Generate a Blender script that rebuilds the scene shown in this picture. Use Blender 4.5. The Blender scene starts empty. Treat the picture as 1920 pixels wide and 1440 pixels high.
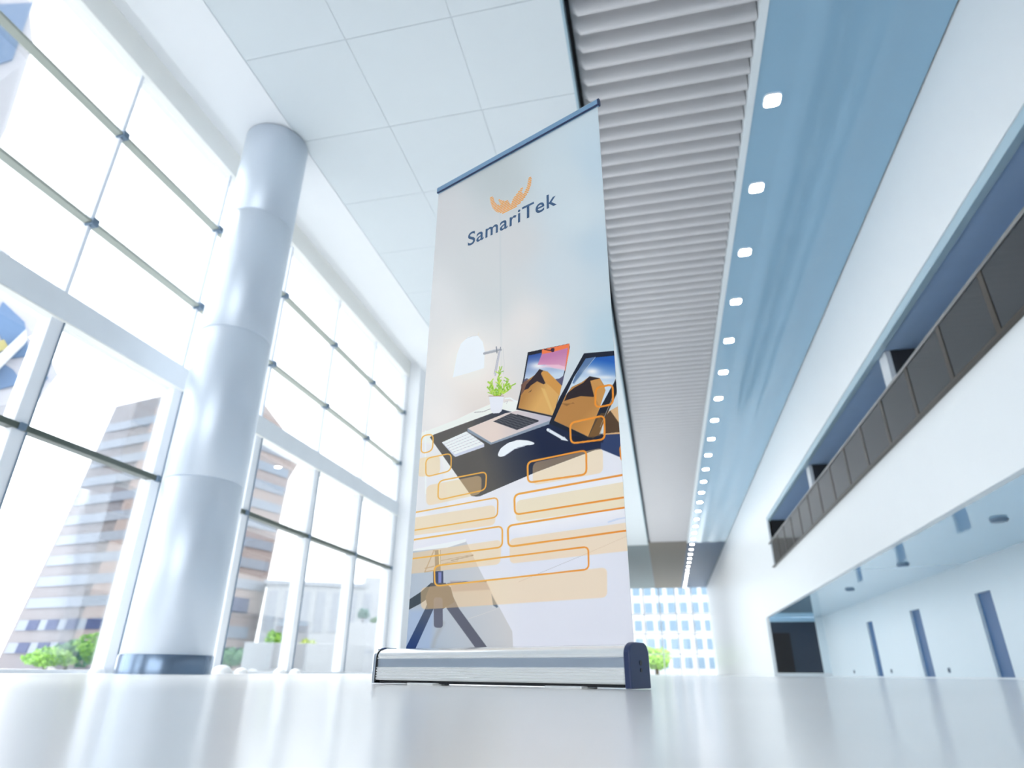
import bpy, bmesh, math, random
import numpy as np
from mathutils import Vector, Matrix
random.seed(7)
S = bpy.context.scene
COL = S.collection

# ------------------------------------------------------------------ camera
cd = bpy.data.cameras.new('camera'); cam = bpy.data.objects.new('camera', cd); COL.objects.link(cam)
cd.sensor_width = 36.0; cd.lens = 22.148
CR = ((0.9753600927, 0.2204846864, 0.0076936786),
      (0.0851021482, -0.4081835070, 0.9089245563),
      (-0.2035443785, 0.8858739909, 0.4168896236))
cam.matrix_world = Matrix(((CR[0][0], CR[1][0], -CR[2][0], 0.0),
                           (CR[0][1], CR[1][1], -CR[2][1], 0.0),
                           (CR[0][2], CR[1][2], -CR[2][2], 0.036),
                           (0, 0, 0, 1)))
cd.clip_start = 0.01; cd.clip_end = 500
cd.dof.use_dof = True; cd.dof.focus_distance = 2.2; cd.dof.aperture_fstop = 2.1
cd.dof.aperture_blades = 0
S.camera = cam

# ------------------------------------------------------------------ light, exposure
SKY = 2.6
w = bpy.data.worlds.new('sky'); S.world = w; w.use_nodes = True
w.node_tree.nodes['Background'].inputs['Color'].default_value = (0.965, 0.975, 1.0, 1)
w.node_tree.nodes['Background'].inputs['Strength'].default_value = SKY
S.view_settings.view_transform = 'Standard'; S.view_settings.look = 'None'
S.view_settings.gamma = 1.0; S.view_settings.exposure = 0.86
S.view_settings.use_curve_mapping = False
S.cycles.max_bounces = 10; S.cycles.diffuse_bounces = 6; S.cycles.glossy_bounces = 5
S.cycles.transparent_max_bounces = 24
S.cycles.use_denoising = True
S.cycles.sample_clamp_indirect = 12


sl_ = bpy.data.lights.new('sun', 'SUN'); sl_.energy = 5.0; sl_.angle = math.radians(12); sl_.color = (1.0, .985, .96)
sun = bpy.data.objects.new('sun', sl_); COL.objects.link(sun)
# high hazy sun from the glass side, slightly from beyond the far end
sun.rotation_euler = Vector((.53, -.22, -.80)).to_track_quat('-Z', 'Y').to_euler()


# ------------------------------------------------------------------ helpers
def lin(c):
    return c / 12.92 if c <= 0.04045 else ((c + 0.055) / 1.055) ** 2.4


def c8(r, g, b, k=1.0):
    return (lin(r / 255) * k, lin(g / 255) * k, lin(b / 255) * k, 1.0)


def pbr(name, color, rough=0.5, metal=0.0, spec=0.5, var=0.04, scale=3.0, emis=None, es=0.0, bump=0.0, coat=0.0):
    m = bpy.data.materials.new(name); m.use_nodes = True
    nt = m.node_tree; b = nt.nodes['Principled BSDF']
    b.inputs['Roughness'].default_value = rough; b.inputs['Metallic'].default_value = metal
    b.inputs['Specular IOR Level'].default_value = spec
    b.inputs['Coat Weight'].default_value = coat
    tc = nt.nodes.new('ShaderNodeTexCoord'); nz = nt.nodes.new('ShaderNodeTexNoise')
    nz.inputs['Scale'].default_value = scale; nz.inputs['Detail'].default_value = 3
    nt.links.new(tc.outputs['Object'], nz.inputs['Vector'])
    mx = nt.nodes.new('ShaderNodeMix'); mx.data_type = 'RGBA'
    mx.inputs[6].default_value = tuple(c * (1 - var) for c in color[:3]) + (1,)
    mx.inputs[7].default_value = tuple(min(1, c * (1 + var)) for c in color[:3]) + (1,)
    nt.links.new(nz.outputs['Fac'], mx.inputs[0]); nt.links.new(mx.outputs[2], b.inputs['Base Color'])
    if bump:
        bp = nt.nodes.new('ShaderNodeBump'); bp.inputs['Strength'].default_value = bump
        nt.links.new(nz.outputs['Fac'], bp.inputs['Height']); nt.links.new(bp.outputs['Normal'], b.inputs['Normal'])
    if emis:
        b.inputs['Emission Color'].default_value = emis; b.inputs['Emission Strength'].default_value = es
    return m


def glass_mat(name, tint=(0.97, 0.985, 0.99), refl=0.6):
    m = bpy.data.materials.new(name); m.use_nodes = True
    nt = m.node_tree; nt.nodes.remove(nt.nodes['Principled BSDF']); out = nt.nodes['Material Output']
    t = nt.nodes.new('ShaderNodeBsdfTransparent'); t.inputs[0].default_value = tint + (1,)
    g = nt.nodes.new('ShaderNodeBsdfGlossy'); g.inputs['Roughness'].default_value = 0.02
    f = nt.nodes.new('ShaderNodeFresnel'); f.inputs[0].default_value = 1.45
    mm = nt.nodes.new('ShaderNodeMath'); mm.operation = 'MULTIPLY'; mm.inputs[1].default_value = refl
    mx = nt.nodes.new('ShaderNodeMixShader')
    nt.links.new(f.outputs[0], mm.inputs[0]); nt.links.new(mm.outputs[0], mx.inputs[0])
    nt.links.new(t.outputs[0], mx.inputs[1]); nt.links.new(g.outputs[0], mx.inputs[2])
    nt.links.new(mx.outputs[0], out.inputs[0])
    return m


EXT = 0.55     # outdoor paints stand in full daylight: they are chosen dark enough for the exposure
M = dict(
    floor=pbr('polished_stone', c8(249, 248, 246), 0.2, spec=0.6, var=0.015, scale=0.7),
    slab=pbr('white_plaster', c8(240, 242, 245), 0.6, var=0.01),
    tile=pbr('ceiling_panel', c8(218, 225, 229), 0.45, var=0.01),
    tile_shaded=pbr('shaded_panel', c8(120, 134, 138), 0.6),
    slat=pbr('slat_metal', c8(200, 199, 201), 0.5, var=0.02),
    slat_shaded=pbr('shaded_slat', c8(112, 104, 94), 0.6),
    void=pbr('dark_void', c8(40, 42, 48), 0.8),
    blue=pbr('blue_panel', c8(138, 174, 198), 0.22, var=0.01, coat=0.3),
    blue_shaded=pbr('shaded_blue_panel', c8(48, 80, 112), 0.5),
    near_pale=pbr('pale_grey_paint', c8(214, 220, 228), 0.5),
    near=pbr('grey_blue_paint', c8(120, 138, 155), 0.6),
    fascia=pbr('white_panel', c8(224, 228, 230), 0.35, var=0.01),
    wall=pbr('pale_wall', c8(222, 233, 238), 0.4, var=0.01),
    soffit=pbr('blue_soffit', c8(168, 204, 226), 0.07, var=0.01, coat=0.6),
    gallery=pbr('gallery_wall', c8(160, 186, 216), 0.5),
    gallery_lip=pbr('gallery_lip', c8(160, 185, 198), 0.4),
    post=pbr('pale_post', c8(200, 205, 210), 0.5),
    dark=pbr('near_black', c8(14, 14, 18), 0.6),
    navy=pbr('door_navy', c8(38, 50, 66), 0.4),
    niche=pbr('niche_blue', c8(50, 95, 142), 0.35),
    frame=pbr('white_frame', c8(242, 245, 250), 0.4),
    frame_thin=pbr('pale_frame', c8(238, 242, 250), 0.4),
    green=pbr('grey_green_frame', c8(168, 174, 165), 0.4),
    green_dark=pbr('dark_green_frame', c8(78, 88, 80), 0.35),
    beam=pbr('beam_paint', c8(230, 235, 240), 0.5),
    cream=pbr('cream_paint', c8(250, 250, 246), 0.5),
    bracket=pbr('bracket_steel', c8(110, 130, 150), 0.35, 0.4),
    column=pbr('column_steel', c8(210, 219, 230), 0.38, 0.45, var=0.01),
    ring=pbr('ring_steel', c8(120, 138, 160), 0.22, 0.7),
    lamp=pbr('lamp_lens', c8(255, 255, 255), 0.3, emis=(1, 0.98, 0.95, 1), es=30.0),
    lamp_rim=pbr('lamp_rim', c8(235, 238, 242), 0.3),
    rail_glass=pbr('smoked_glass', c8(52, 57, 61), 0.08, spec=0.6),
    rail_post=pbr('bronze_post', c8(58, 50, 42), 0.35, 0.3),
    rail_top=pbr('rail_metal', c8(128, 128, 128), 0.3, 0.5),
    dome=pbr('white_dome', c8(250, 250, 250), 0.4),
    pane=glass_mat('clear_glass'),
    alu=pbr('brushed_aluminium', c8(252, 252, 250), 0.25, 0.7, var=0.02, scale=40),
    alu_dark=pbr('inset_aluminium', c8(178, 188, 200), 0.28, 0.75, var=0.02),
    cap_navy=pbr('cap_plastic', c8(36, 50, 88), 0.4),
    cap_black=pbr('screw_black', c8(8, 10, 18), 0.4),
    chrome=pbr('chrome', c8(220, 224, 230), 0.1, 1.0),
    rail_blue=pbr('clip_rail', c8(150, 184, 214), 0.22, 0.8),
    logo_orange=pbr('print_orange', c8(255, 165, 18), 0.5, var=0.0),
    logo_blue=pbr('print_blue', c8(60, 92, 128, .95), 0.5, var=0.0),
    # outdoors
    paving=pbr('paving', c8(225, 228, 230, EXT), 0.8, var=0.05),
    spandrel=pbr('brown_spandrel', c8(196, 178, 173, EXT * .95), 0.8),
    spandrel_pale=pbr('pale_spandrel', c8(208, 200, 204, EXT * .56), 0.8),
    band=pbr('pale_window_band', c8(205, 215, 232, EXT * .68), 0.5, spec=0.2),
    band_navy=pbr('navy_window', c8(75, 85, 130, EXT), 0.5, spec=0.2),
    far_white=pbr('far_white', c8(226, 230, 236, EXT), 0.8),
    far_grey=pbr('far_grey', c8(202, 209, 220, EXT), 0.8),
    far_blue=pbr('far_blue_glass', c8(160, 190, 214, EXT * .75), 0.5, spec=0.2),
    tower_grey=pbr('tower_grey', c8(205, 205, 214, EXT), 0.8),
    tower_blue=pbr('tower_blue', c8(110, 140, 180, EXT), 0.5, spec=0.2),
    tower_yellow=pbr('tower_yellow', c8(196, 186, 120, EXT), 0.7),
    bark=pbr('bark', c8(110, 100, 80, EXT), 0.9),
    leaf=pbr('leaf_green', c8(150, 205, 70, EXT * 1.2), 0.7, var=0.35, scale=2.0),
    leaf_dark=pbr('leaf_dark', c8(90, 150, 95, EXT * 1.2), 0.7, var=0.3, scale=2.0),
    leaf_teal=pbr('leaf_teal', c8(110, 160, 150, EXT * 1.2), 0.7, var=0.3, scale=2.0),
    leaf_yellow=pbr('leaf_yellow', c8(205, 225, 110, EXT * 1.2), 0.7, var=0.3, scale=2.0),
)


class MB:
    """collects shapes with one or more materials and links them as one mesh object"""
    def __init__(s): s.v = []; s.f = []; s.m = []; s.sm = []; s.mats = []

    def mi(s, m):
        if m not in s.mats: s.mats.append(m)
        return s.mats.index(m)

    def poly(s, pts, m, smooth=False):
        b = len(s.v); s.v += [tuple(p) for p in pts]; s.f.append(tuple(range(b, b + len(pts)))); s.m.append(s.mi(m)); s.sm.append(smooth)

    def faces(s, vs, fs, m, smooth=False):
        b = len(s.v); s.v += [tuple(p) for p in vs]; k = s.mi(m)
        for f in fs: s.f.append(tuple(b + i for i in f)); s.m.append(k); s.sm.append(smooth)

    def box(s, x0, x1, y0, y1, z0, z1, m):
        vs = [(x0, y0, z0), (x1, y0, z0), (x1, y1, z0), (x0, y1, z0), (x0, y0, z1), (x1, y0, z1), (x1, y1, z1), (x0, y1, z1)]
        s.faces(vs, [(0, 3, 2, 1), (4, 5, 6, 7), (0, 1, 5, 4), (1, 2, 6, 5), (2, 3, 7, 6), (3, 0, 4, 7)], m)

    def prism(s, bottom, top, m):
        n = len(bottom)
        s.faces(list(bottom) + list(top), [tuple(reversed(range(n))), tuple(range(n, 2 * n))] +
                [(i, (i + 1) % n, n + (i + 1) % n, n + i) for i in range(n)], m)

    def lathe(s, cx, cy, prof, m, n=48, smooth=True):
        vs = []; fs = []
        for r, z in prof:
            for k in range(n):
                a = 2 * math.pi * k / n; vs.append((cx + r * math.cos(a), cy + r * math.sin(a), z))
        for i in range(len(prof) - 1):
            for k in range(n):
                k2 = (k + 1) % n; fs.append((i * n + k, i * n + k2, (i + 1) * n + k2, (i + 1) * n + k))
        s.faces(vs, fs, m, smooth)
        s.faces(vs[:n], [tuple(reversed(range(n)))], m); s.faces(vs[-n:], [tuple(range(n))], m)

    def build(s, name, parent=None, loc=None, rot=0.0, bevel=0.0):
        me = bpy.data.meshes.new(name); me.from_pydata(s.v, [], s.f)
        for m in s.mats: me.materials.append(m)
        me.polygons.foreach_set('material_index', s.m); me.polygons.foreach_set('use_smooth', s.sm)
        me.update()
        o = bpy.data.objects.new(name, me); COL.objects.link(o)
        if parent: o.parent = parent
        if loc: o.location = loc
        if rot: o.rotation_euler.z = rot
        if bevel:
            bv = o.modifiers.new('bevel', 'BEVEL'); bv.width = bevel; bv.segments = 2; bv.limit_method = 'ANGLE'
            bv.angle_limit = math.radians(40)
        return o


def tag(o, label, cat, group=None, kind=None):
    if label: o['label'] = label
    if cat: o['category'] = cat
    if group: o['group'] = group
    if kind: o['kind'] = kind
    return o


def struct(o): o['kind'] = 'structure'; return o


def thing(name, label, cat, loc=(0, 0, 0), rot=0.0, group=None):
    o = bpy.data.objects.new(name, None); COL.objects.link(o); o.location = loc; o.rotation_euler.z = rot
    o.empty_display_size = 0.2
    return tag(o, label, cat, group)


# ------------------------------------------------------------------ floor and outside ground
H = 7.0
YN, YF = -9.0, 60.0
GX = -5.8                        # glass line on the left
mb = MB(); mb.box(GX - .1, 5.9, YN, YF, -0.12, 0.0, M['floor']); struct(mb.build('floor'))
mb = MB(); mb.box(-160, 160, -40, 260, -0.6, -0.13, M['paving']); o = mb.build('ground'); struct(o)

# ------------------------------------------------------------------ ceiling
mb = MB()                        # white soffit beside the glass, with a shadow cove
mb.box(-5.42, -4.545, YN, YF, H, H + .3, M['slab'])
mb.box(GX - .12, -5.42, YN, YF, H + .16, H + .3, M['slab'])
struct(mb.build('ceiling'))
mb = MB()                        # square metal panels
py0 = 4.62 - 1.368 * 10; i = 0; g = .0035
while py0 + i * 1.368 < 38:
    ya = py0 + i * 1.368
    for x0, x1 in ((-4.53, -3.17), (-3.17, -1.83), (-1.83, -0.54)):
        mb.box(x0 + g, x1 - g, ya + g, ya + 1.368 - g, H + .004, H + .014, M['tile'])
    i += 1
ye = py0 + i * 1.368
mb.box(-4.545, -.54, YN, ye, H + .015, H + .3, M['tile'])
mb.box(-.56, -.53, YN, ye, H + .0, H + .3, M['gallery_lip'])
struct(mb.build('ceiling'))
mb = MB(); mb.box(-4.545, -.53, ye, YF, H, H + .3, M['tile_shaded']); struct(mb.build('ceiling'))  # far panels coloured darker to carry the dim light at the hall's end

mb = MB()                        # corrugated slats running across
P = .2475; y = YN; vs = []; fs = []; NS = 12
rows = []
yy = 4.86 + .06 - P * 60
while yy < 38:
    for k in range(NS):
        t = k / NS
        rows.append((yy + t * P, H + .01 + .22 * math.sin(math.pi * t) ** 2.6))
    yy += P
yse = rows[-1][0]
xs = [-.48, -.46, -.38, 1.66]; dz = [.26, .14, 0, 0]
for (ry, rz) in rows:
    amp = (H + .27 - rz) / .26
    for x_, d_ in zip(xs, dz): vs.append((x_, ry, rz + d_ * amp))
for r_ in range(len(rows) - 1):
    for c_ in range(3):
        a = r_ * 4 + c_; fs.append((a, a + 1, a + 5, a + 4))
mb.faces(vs, fs, M['slat'], True)
mb.box(-.53, 1.70, YN, yse, H + .3, H + .4, M['void'])
struct(mb.build('ceiling'))
mb = MB(); mb.box(-.53, 1.70, yse, YF, H, H + .3, M['slat_shaded']); struct(mb.build('ceiling'))  # far slat zone, its shade put into a darker colour

mb = MB()                        # blue strip with soft folds along the hall
vs = []; fs = []; n = 60
for k in range(n + 1):
    x_ = 1.76 + (3.84 - 1.76) * k / n
    u = (x_ - 1.76)
    z_ = H + (.012 * math.sin(u * 8.5 - 1.2) if u > .45 else .012 * math.sin(.45 * 8.5 - 1.2) * (u / .45) ** 2)
    for y_ in (YN, 38.5): vs.append((x_, y_, z_))
for k in range(n): fs.append((2 * k, 2 * k + 2, 2 * k + 3, 2 * k + 1))
mb.faces(vs, fs, M['blue'], True)
mb.box(1.70, 3.9, YN, 38.5, H + .06, H + .3, M['blue'])
mb.box(1.67, 1.765, YN, 38.5, H - .015, H + .3, M['tile'])
struct(mb.build('ceiling'))
mb = MB(); mb.box(1.70, 3.9, 38.5, YF, H, H + .3, M['blue_shaded']); struct(mb.build('ceiling'))  # far blue strip, darkened in colour where less light reaches

# ------------------------------------------------------------------ downlights
ordn = ['first', 'second', 'third', 'fourth', 'fifth', 'sixth', 'seventh', 'eighth', 'ninth', 'tenth', 'eleventh', 'twelfth',
        'thirteenth', 'fourteenth', 'fifteenth', 'sixteenth', 'seventeenth', 'eighteenth', 'nineteenth', 'twentieth', 'twenty-first',
        'twenty-second', 'twenty-third', 'twenty-fourth', 'twenty-fifth', 'twenty-sixth', 'twenty-seventh', 'twenty-eighth',
        'twenty-ninth', 'thirtieth', 'thirty-first', 'thirty-second']


def rsq(h, r, z, n=6):
    pts = []
    for cx, cy, a0 in ((h - r, h - r, 0), (-(h - r), h - r, 90), (-(h - r), -(h - r), 180), (h - r, -(h - r), 270)):
        for k in range(n + 1):
            a = math.radians(a0 + 90 * k / n); pts.append((cx + r * math.cos(a), cy + r * math.sin(a), z))
    return pts


lens_b = MB(); lens_b.prism(list(rsq(.098, .05, -.028)), list(rsq(.098, .05, -.008)), M['lamp'])
rim_b = MB()
o1, o2, i1, i2 = rsq(.112, .06, -.03), rsq(.112, .06, .0), rsq(.1, .052, -.03), rsq(.1, .052, .0)
nn = len(o1)
rim_b.faces(o1 + o2 + i1 + i2, [(k, (k + 1) % nn, nn + (k + 1) % nn, nn + k) for k in range(nn)] +
            [(k, 2 * nn + k, 2 * nn + (k + 1) % nn, (k + 1) % nn) for k in range(nn)] +
            [(2 * nn + k, 3 * nn + k, 3 * nn + (k + 1) % nn, 2 * nn + (k + 1) % nn) for k in range(nn)], M['lamp_rim'])
dl = None
for k in range(32):
    y_ = 6.64 + 1.7 * k
    if k < 31:
        lab = 'bright white ceiling downlight, %s in the row along the blue strip counted from the nearest' % ordn[k]
    else:
        lab = 'bright white ceiling downlight at the far end of the row on the blue strip'
    if dl is None:
        dl = thing('downlight', lab, 'ceiling light', (1.99, y_, H), group='downlights in a row along the blue ceiling strip')
        a_ = lens_b.build('lens', dl); b_ = rim_b.build('rim', dl)
    else:
        d = dl.copy(); COL.objects.link(d); d.location = (1.99, y_, H); d['label'] = lab
        for ch in (a_, b_):
            c = ch.copy(); COL.objects.link(c); c.parent = d

# ------------------------------------------------------------------ left glass wall, one bay per window
ym = [4.38 - 1.773 * 5 + 1.773 * i for i in range(11)]    # mullion lines
for i in range(4, 10):
    a, b = ym[i], ym[i + 1]
    mb = MB(); mb.box(GX - .012, GX + .0, a, b, 0.02, 6.78, M['pane'])
    wv = struct(mb.build('window_%d' % (i + 1)))
    m2 = MB(); m2.box(GX - .05, GX + .05, b - .022, b + .022, 3.5, 6.76, M['frame_thin'])
    m2.box(GX - .09, GX + .07, b - .075, b + .075, 0.0, 3.28, M['frame'])
    m2.box(GX + .07, GX + .085, b + .06, b + .074, 0.0, 3.28, M['bracket'])
    m2.build('mullion', wv, bevel=.006)
    for nm, z_, hh, dd, mt in (('transom', 5.76, .017, .07, M['green']), ('transom', 4.48, .017, .07, M['green']), ('transom', 2.10, .03, .07, M['green_dark'])):
        m3 = MB(); m3.box(GX - .02, GX + dd + .02, a + .03, b - .03, z_ - hh, z_ + hh, mt); m3.build(nm, wv, bevel=.005)
    m5 = MB()
    for z_ in (5.76, 4.48): m5.box(GX + .0, GX + .115, b - .04, b + .04, z_ - .045, z_ + .045, M['bracket'])
    m5.box(GX + .05, GX + .11, b - .035, b + .035, 2.065, 2.135, M['bracket'])
    m5.build('bracket', wv, bevel=.008)
mb = MB(); mb.box(GX - .1, GX + .1, YN, ym[-1] + .1, 3.27, 3.56, M['beam']); mb.box(GX - .1, GX + .1, YN, ym[-1] + .1, 3.255, 3.27, M['cream'])
struct(mb.build('trim_1', bevel=.012))
mb = MB(); mb.box(GX - .12, GX + .1, YN, YF, 6.76, H + .3, M['cream']); struct(mb.build('trim_2', bevel=.01))
for i in range(12):  # unseen bays behind the banner, added to light the far hall
    a = 16.2 + i * 1.8
    mb = MB(); mb.box(GX - .012, GX, a, a + 1.8, 0.02, 6.78, M['pane']); wv = struct(mb.build('window_%d' % (i + 20)))
    m2 = MB(); m2.box(GX - .05, GX + .05, a + 1.77, a + 1.83, 0, 6.76, M['frame_thin']); m2.build('mullion', wv)
    for z_ in (2.1, 3.4, 4.48, 5.76):
        m3 = MB(); m3.box(GX - .02, GX + .09, a + .03, a + 1.77, z_ - .03, z_ + .03, M['green']); m3.build('transom', wv)
mb = MB(); mb.box(GX - .12, GX + .08, 37.8, YF, 0, 6.76, M['slab'])
mb.box(GX - .12, GX + .08, YN, ym[4], 0, 6.76, M['near_pale'])
mb.box(GX - .12, GX + .08, ym[-1] - .02, 16.2, 0, 6.76, M['slab'])
mb.box(GX + .08, GX + .38, ym[-1] + .1, ym[-1] + .5, 0, H + .16, M['slab'])
struct(mb.build('wall_left'))
mb = MB(); mb.box(GX - .14, GX + .12, YN, ym[-1], 0.0, .03, M['beam']); struct(mb.build('baseboard_left'))

# ------------------------------------------------------------------ column
cx, cy, cr = -4.90, 5.96, .425
t = thing('round_column', 'tall round pale steel-clad column with dark base ring beside the window wall', 'column', (cx, cy, 0))
mb = MB(); mb.lathe(0, 0, [(cr + .012, 0), (cr + .012, .155), (cr + .004, .17), (cr + .004, .171)], M['ring'], 64); mb.build('base_ring', t)
zs = [.16, 1.92, 3.75, 5.5, 6.985]
for k in range(4):
    mb = MB(); r0 = cr
    mb.lathe(0, 0, [(r0 - .012, zs[k]), (r0 - .006, zs[k] + .006), (r0, zs[k] + .012), (r0, zs[k + 1] - .012), (r0 - .006, zs[k + 1] - .006), (r0 - .012, zs[k + 1])], M['column'], 72)
    mb.build('cladding', t)

# ------------------------------------------------------------------ right side: mezzanine, gallery, undercroft
FX, GXR = 3.86, 5.88
YU, YG = 27.5, 23.8
ZS = 2.06
mb = MB()
mb.box(FX, FX + .12, YN, YG, 5.14, H + .05, M['fascia'])
mb.box(FX, FX + .12, YG, YF, ZS, H + .05, M['fascia'])
mb.box(FX, FX + .12, YU, YF, 0, ZS, M['fascia'])
mb.box(FX, FX + .12, YN, YG, ZS, 3.47, M['fascia'])
mb.box(FX + .03, FX + .1, YN, YF, H - .0, H + .3, M['blue_shaded'])  # dark strip: shade of the gap above the fascia, put into colour
struct(mb.build('wall_right'))
mb = MB()                                   # gallery behind the opening
mb.box(5.3, 5.4, YN, YG + .1, 3.3, 5.3, M['gallery'])
mb.box(FX + .06, 5.4, YG, YG + .1, 3.3, 5.3, M['dark'])
mb.box(FX + .12, 5.4, YN, YG, 5.03, 5.3, M['gallery'])
mb.box(FX + .02, FX + .12, YN, YG, 5.0, 5.14, M['gallery_lip'])
mb.box(FX + .12, 5.4, YN, YG, 3.2, 3.3, M['gallery'])
struct(mb.build('wall_gallery'))
for y_, where in ((4.3, 'nearest the camera'), (10.75, 'nearer of the two in view'), (17.3, 'farther of the two in view')):
    if y_ < 5: continue
    mb = MB(); mb.box(4.02, 4.1, y_ - .16, y_ + .16, 3.3, 5.03, M['post']); mb.box(4.1, 5.3, y_ - .16, y_ + .16, 3.3, 5.03, M['void'])  # dark block beside the pale post stands in for its shadow
    tag(mb.build('gallery_pillar'), 'pale pillar with dark shadow block inside the dark upper gallery, %s' % where, 'pillar', 'pillars in the upper gallery')
t = thing('balustrade', 'dark glass balustrade along the upper gallery opening', 'railing', (FX - .05, 0, 3.4))
y_ = 6.95 - 1.25 * 12; k = 0
while y_ + 1.25 * (k + 1) < 23.75:
    a = y_ + 1.25 * k
    mb = MB(); mb.box(-.012, .0, a + .05, a + 1.2, .03, .77, M['rail_glass']); mb.build('glass_panel', t)
    mb = MB(); mb.box(-.02, .03, a - .05, a + .05, .03, .78, M['rail_post']); mb.build('rail_post', t)
    k += 1
mb = MB(); mb.box(-.03, .05, y_, 23.78, .78, .83, M['rail_top']); mb.build('handrail', t, bevel=.008)
mb = MB(); mb.box(-.02, .06, y_, 23.78, .0, .03, M['rail_post']); mb.build('bottom_rail', t)

mb = MB()
mb.box(FX + .12, GXR + .2, YN, YU, ZS, ZS + .25, M['soffit']); struct(mb.build('ceiling'))
mb = MB()                                   # wall with tall recessed slots
sl = [(6.2, 6.87), (9.95, 10.62), (13.72, 14.39), (17.42, 18.1), (21.3, 21.9)]
ya = YN
for a, b in sl:
    mb.box(GXR, GXR + .2, ya, a, 0, ZS, M['wall']); mb.box(GXR, GXR + .2, a, b, 1.49, ZS, M['wall']); mb.box(GXR, GXR + .2, a, b, 0, .03, M['wall']); ya = b
mb.box(GXR, GXR + .2, ya, YU + .1, 0, ZS, M['wall'])
struct(mb.build('wall_undercroft'))
for k, (a, b) in enumerate(sl):
    mb = MB(); mb.box(GXR + .06, GXR + .19, a, b, .03, 1.49, M['niche'])
    struct(mb.build('window_%d' % (k + 11)))
mb = MB(); mb.box(GXR - .015, GXR, YN, YU, 0, .03, M['fascia']); struct(mb.build('baseboard_right'))
mb = MB(); mb.box(FX + .12, GXR, YU, YU + .1, 0, .12, M['fascia']); mb.box(5.6, GXR, YU, YU + .1, .12, ZS, M['wall']); mb.box(FX + .12, 5.6, YU + .02, YU + .1, 1.9, ZS, M['soffit'])
struct(mb.build('wall_end'))
mb = MB(); mb.box(FX + .12, 5.6, YU + .02, YU + .1, .12, 1.9, M['navy'])
d = struct(mb.build('door_1'))
mb = MB(); mb.box(FX + .16, 4.62, YU - .01, YU + .02, .12, 1.5, M['dark']); mb.build('door_opening', d)
for k, (y_, w_) in enumerate(((16.55, 'nearest the camera'), (20.5, 'middle of the three'), (24.36, 'farthest, by the dark doorway'))):
    mb = MB(); mb.box(-.012, 0, -.06, .06, -.05, .05, M['bracket']); mb.box(-.02, -.012, -.03, .03, -.025, .025, M['navy'])
    tag(mb.build('wall_socket', loc=(GXR, y_, .16), bevel=.004), 'small grey wall socket low on the right wall, %s' % w_, 'socket', 'sockets low on the right wall')
for k, (y_, w_) in enumerate(((10.15, 'nearest the camera'), (14.25, 'middle of the three'), (18.4, 'farthest along'))):
    mb = MB(); mb.lathe(0, 0, [(.06, -.045), (.1, -.04), (.115, -.01), (.115, 0)], M['bracket'], 28)
    tag(mb.build('ceiling_fitting', loc=(4.72, y_, ZS)), 'dark round fitting on the glossy blue soffit, %s' % w_, 'ceiling fitting', 'round fittings on the undercroft soffit')

mb = MB(); mb.box(3.9, 6.1, YN - .2, YN, 0, H + .3, M['near']); mb.box(GX - .1, 3.9, YN - .2, YN, 6.8, H + .3, M['near']); mb.box(GX - .1, 3.9, YN - .2, YN, 0, .9, M['near'])  # unseen near end wall, added to cut fill light from behind the camera
struct(mb.build('wall_near_added'))
mb = MB(); mb.box(GX, 3.9, YN - .11, YN - .1, .9, 6.8, M['pane']); wv = struct(mb.build('window_40'))  # unseen glazing, added to light the banner from the front
for k in range(6):
    m2 = MB(); m2.box(GX + .05 + 1.9 * k, GX + .15 + 1.9 * k, YN - .15, YN - .02, .9, 6.8, M['frame_thin']); m2.build('mullion', wv)

# ------------------------------------------------------------------ far end glazing
mb = MB(); mb.box(GX, FX, YF, YF + .02, 0, H, M['pane']); wv = struct(mb.build('window_16'))
for k in range(7):
    m2 = MB(); x_ = GX + 1.38 * k; m2.box(x_ - .05, x_ + .05, YF - .05, YF + .05, 0, H, M['frame']); m2.build('mullion', wv)
for z_ in (1.6, 3.2, 4.8):
    m2 = MB(); m2.box(GX, FX, YF - .04, YF + .04, z_ - .04, z_ + .04, M['frame']); m2.build('transom', wv)

# ------------------------------------------------------------------ small white domes at the foot of the glass
dm = None
for x_, y_, r_, w_ in ((-5.52, 5.78, .07, 'left of the column base'), (-5.5, 7.72, .12, 'just right of the column base'),
                       (-5.45, 8.05, .08, 'second to the right of the column'), (-5.45, 8.98, .085, 'third to the right of the column'),
                       (-5.45, 9.4, .08, 'beside the next mullion, farthest right')):
    mb = MB(); mb.lathe(0, 0, [(r_ * 1.05, 0), (r_ * 1.05, .01)] + [(r_ * math.cos(a), .01 + r_ * .75 * math.sin(a)) for a in [k * math.pi / 2 / 8 for k in range(8)]] + [(.003, .01 + r_ * .75)], M['dome'], 28)
    tag(mb.build('floor_dome', loc=(x_, y_, 0)), 'small white dome on the floor, %s' % w_, 'floor light', 'white domes along the foot of the glass')


# ------------------------------------------------------------------ the roll-up banner stand
BL = Vector((-.8613, 2.179)); BR = Vector((-.0847, 1.836))
ang = math.atan2(BR.y - BL.y, BR.x - BL.x)
BW, BH = .85, 1.973
stand = thing('banner_stand', 'roll-up banner stand with printed desk photo and aluminium base on the floor', 'banner', (BL.x, BL.y, 0), ang)
# local frame: x along the banner, -y towards the camera, z up
x0, x1 = -.045, .862
D0, D1 = -.085, .02


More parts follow.
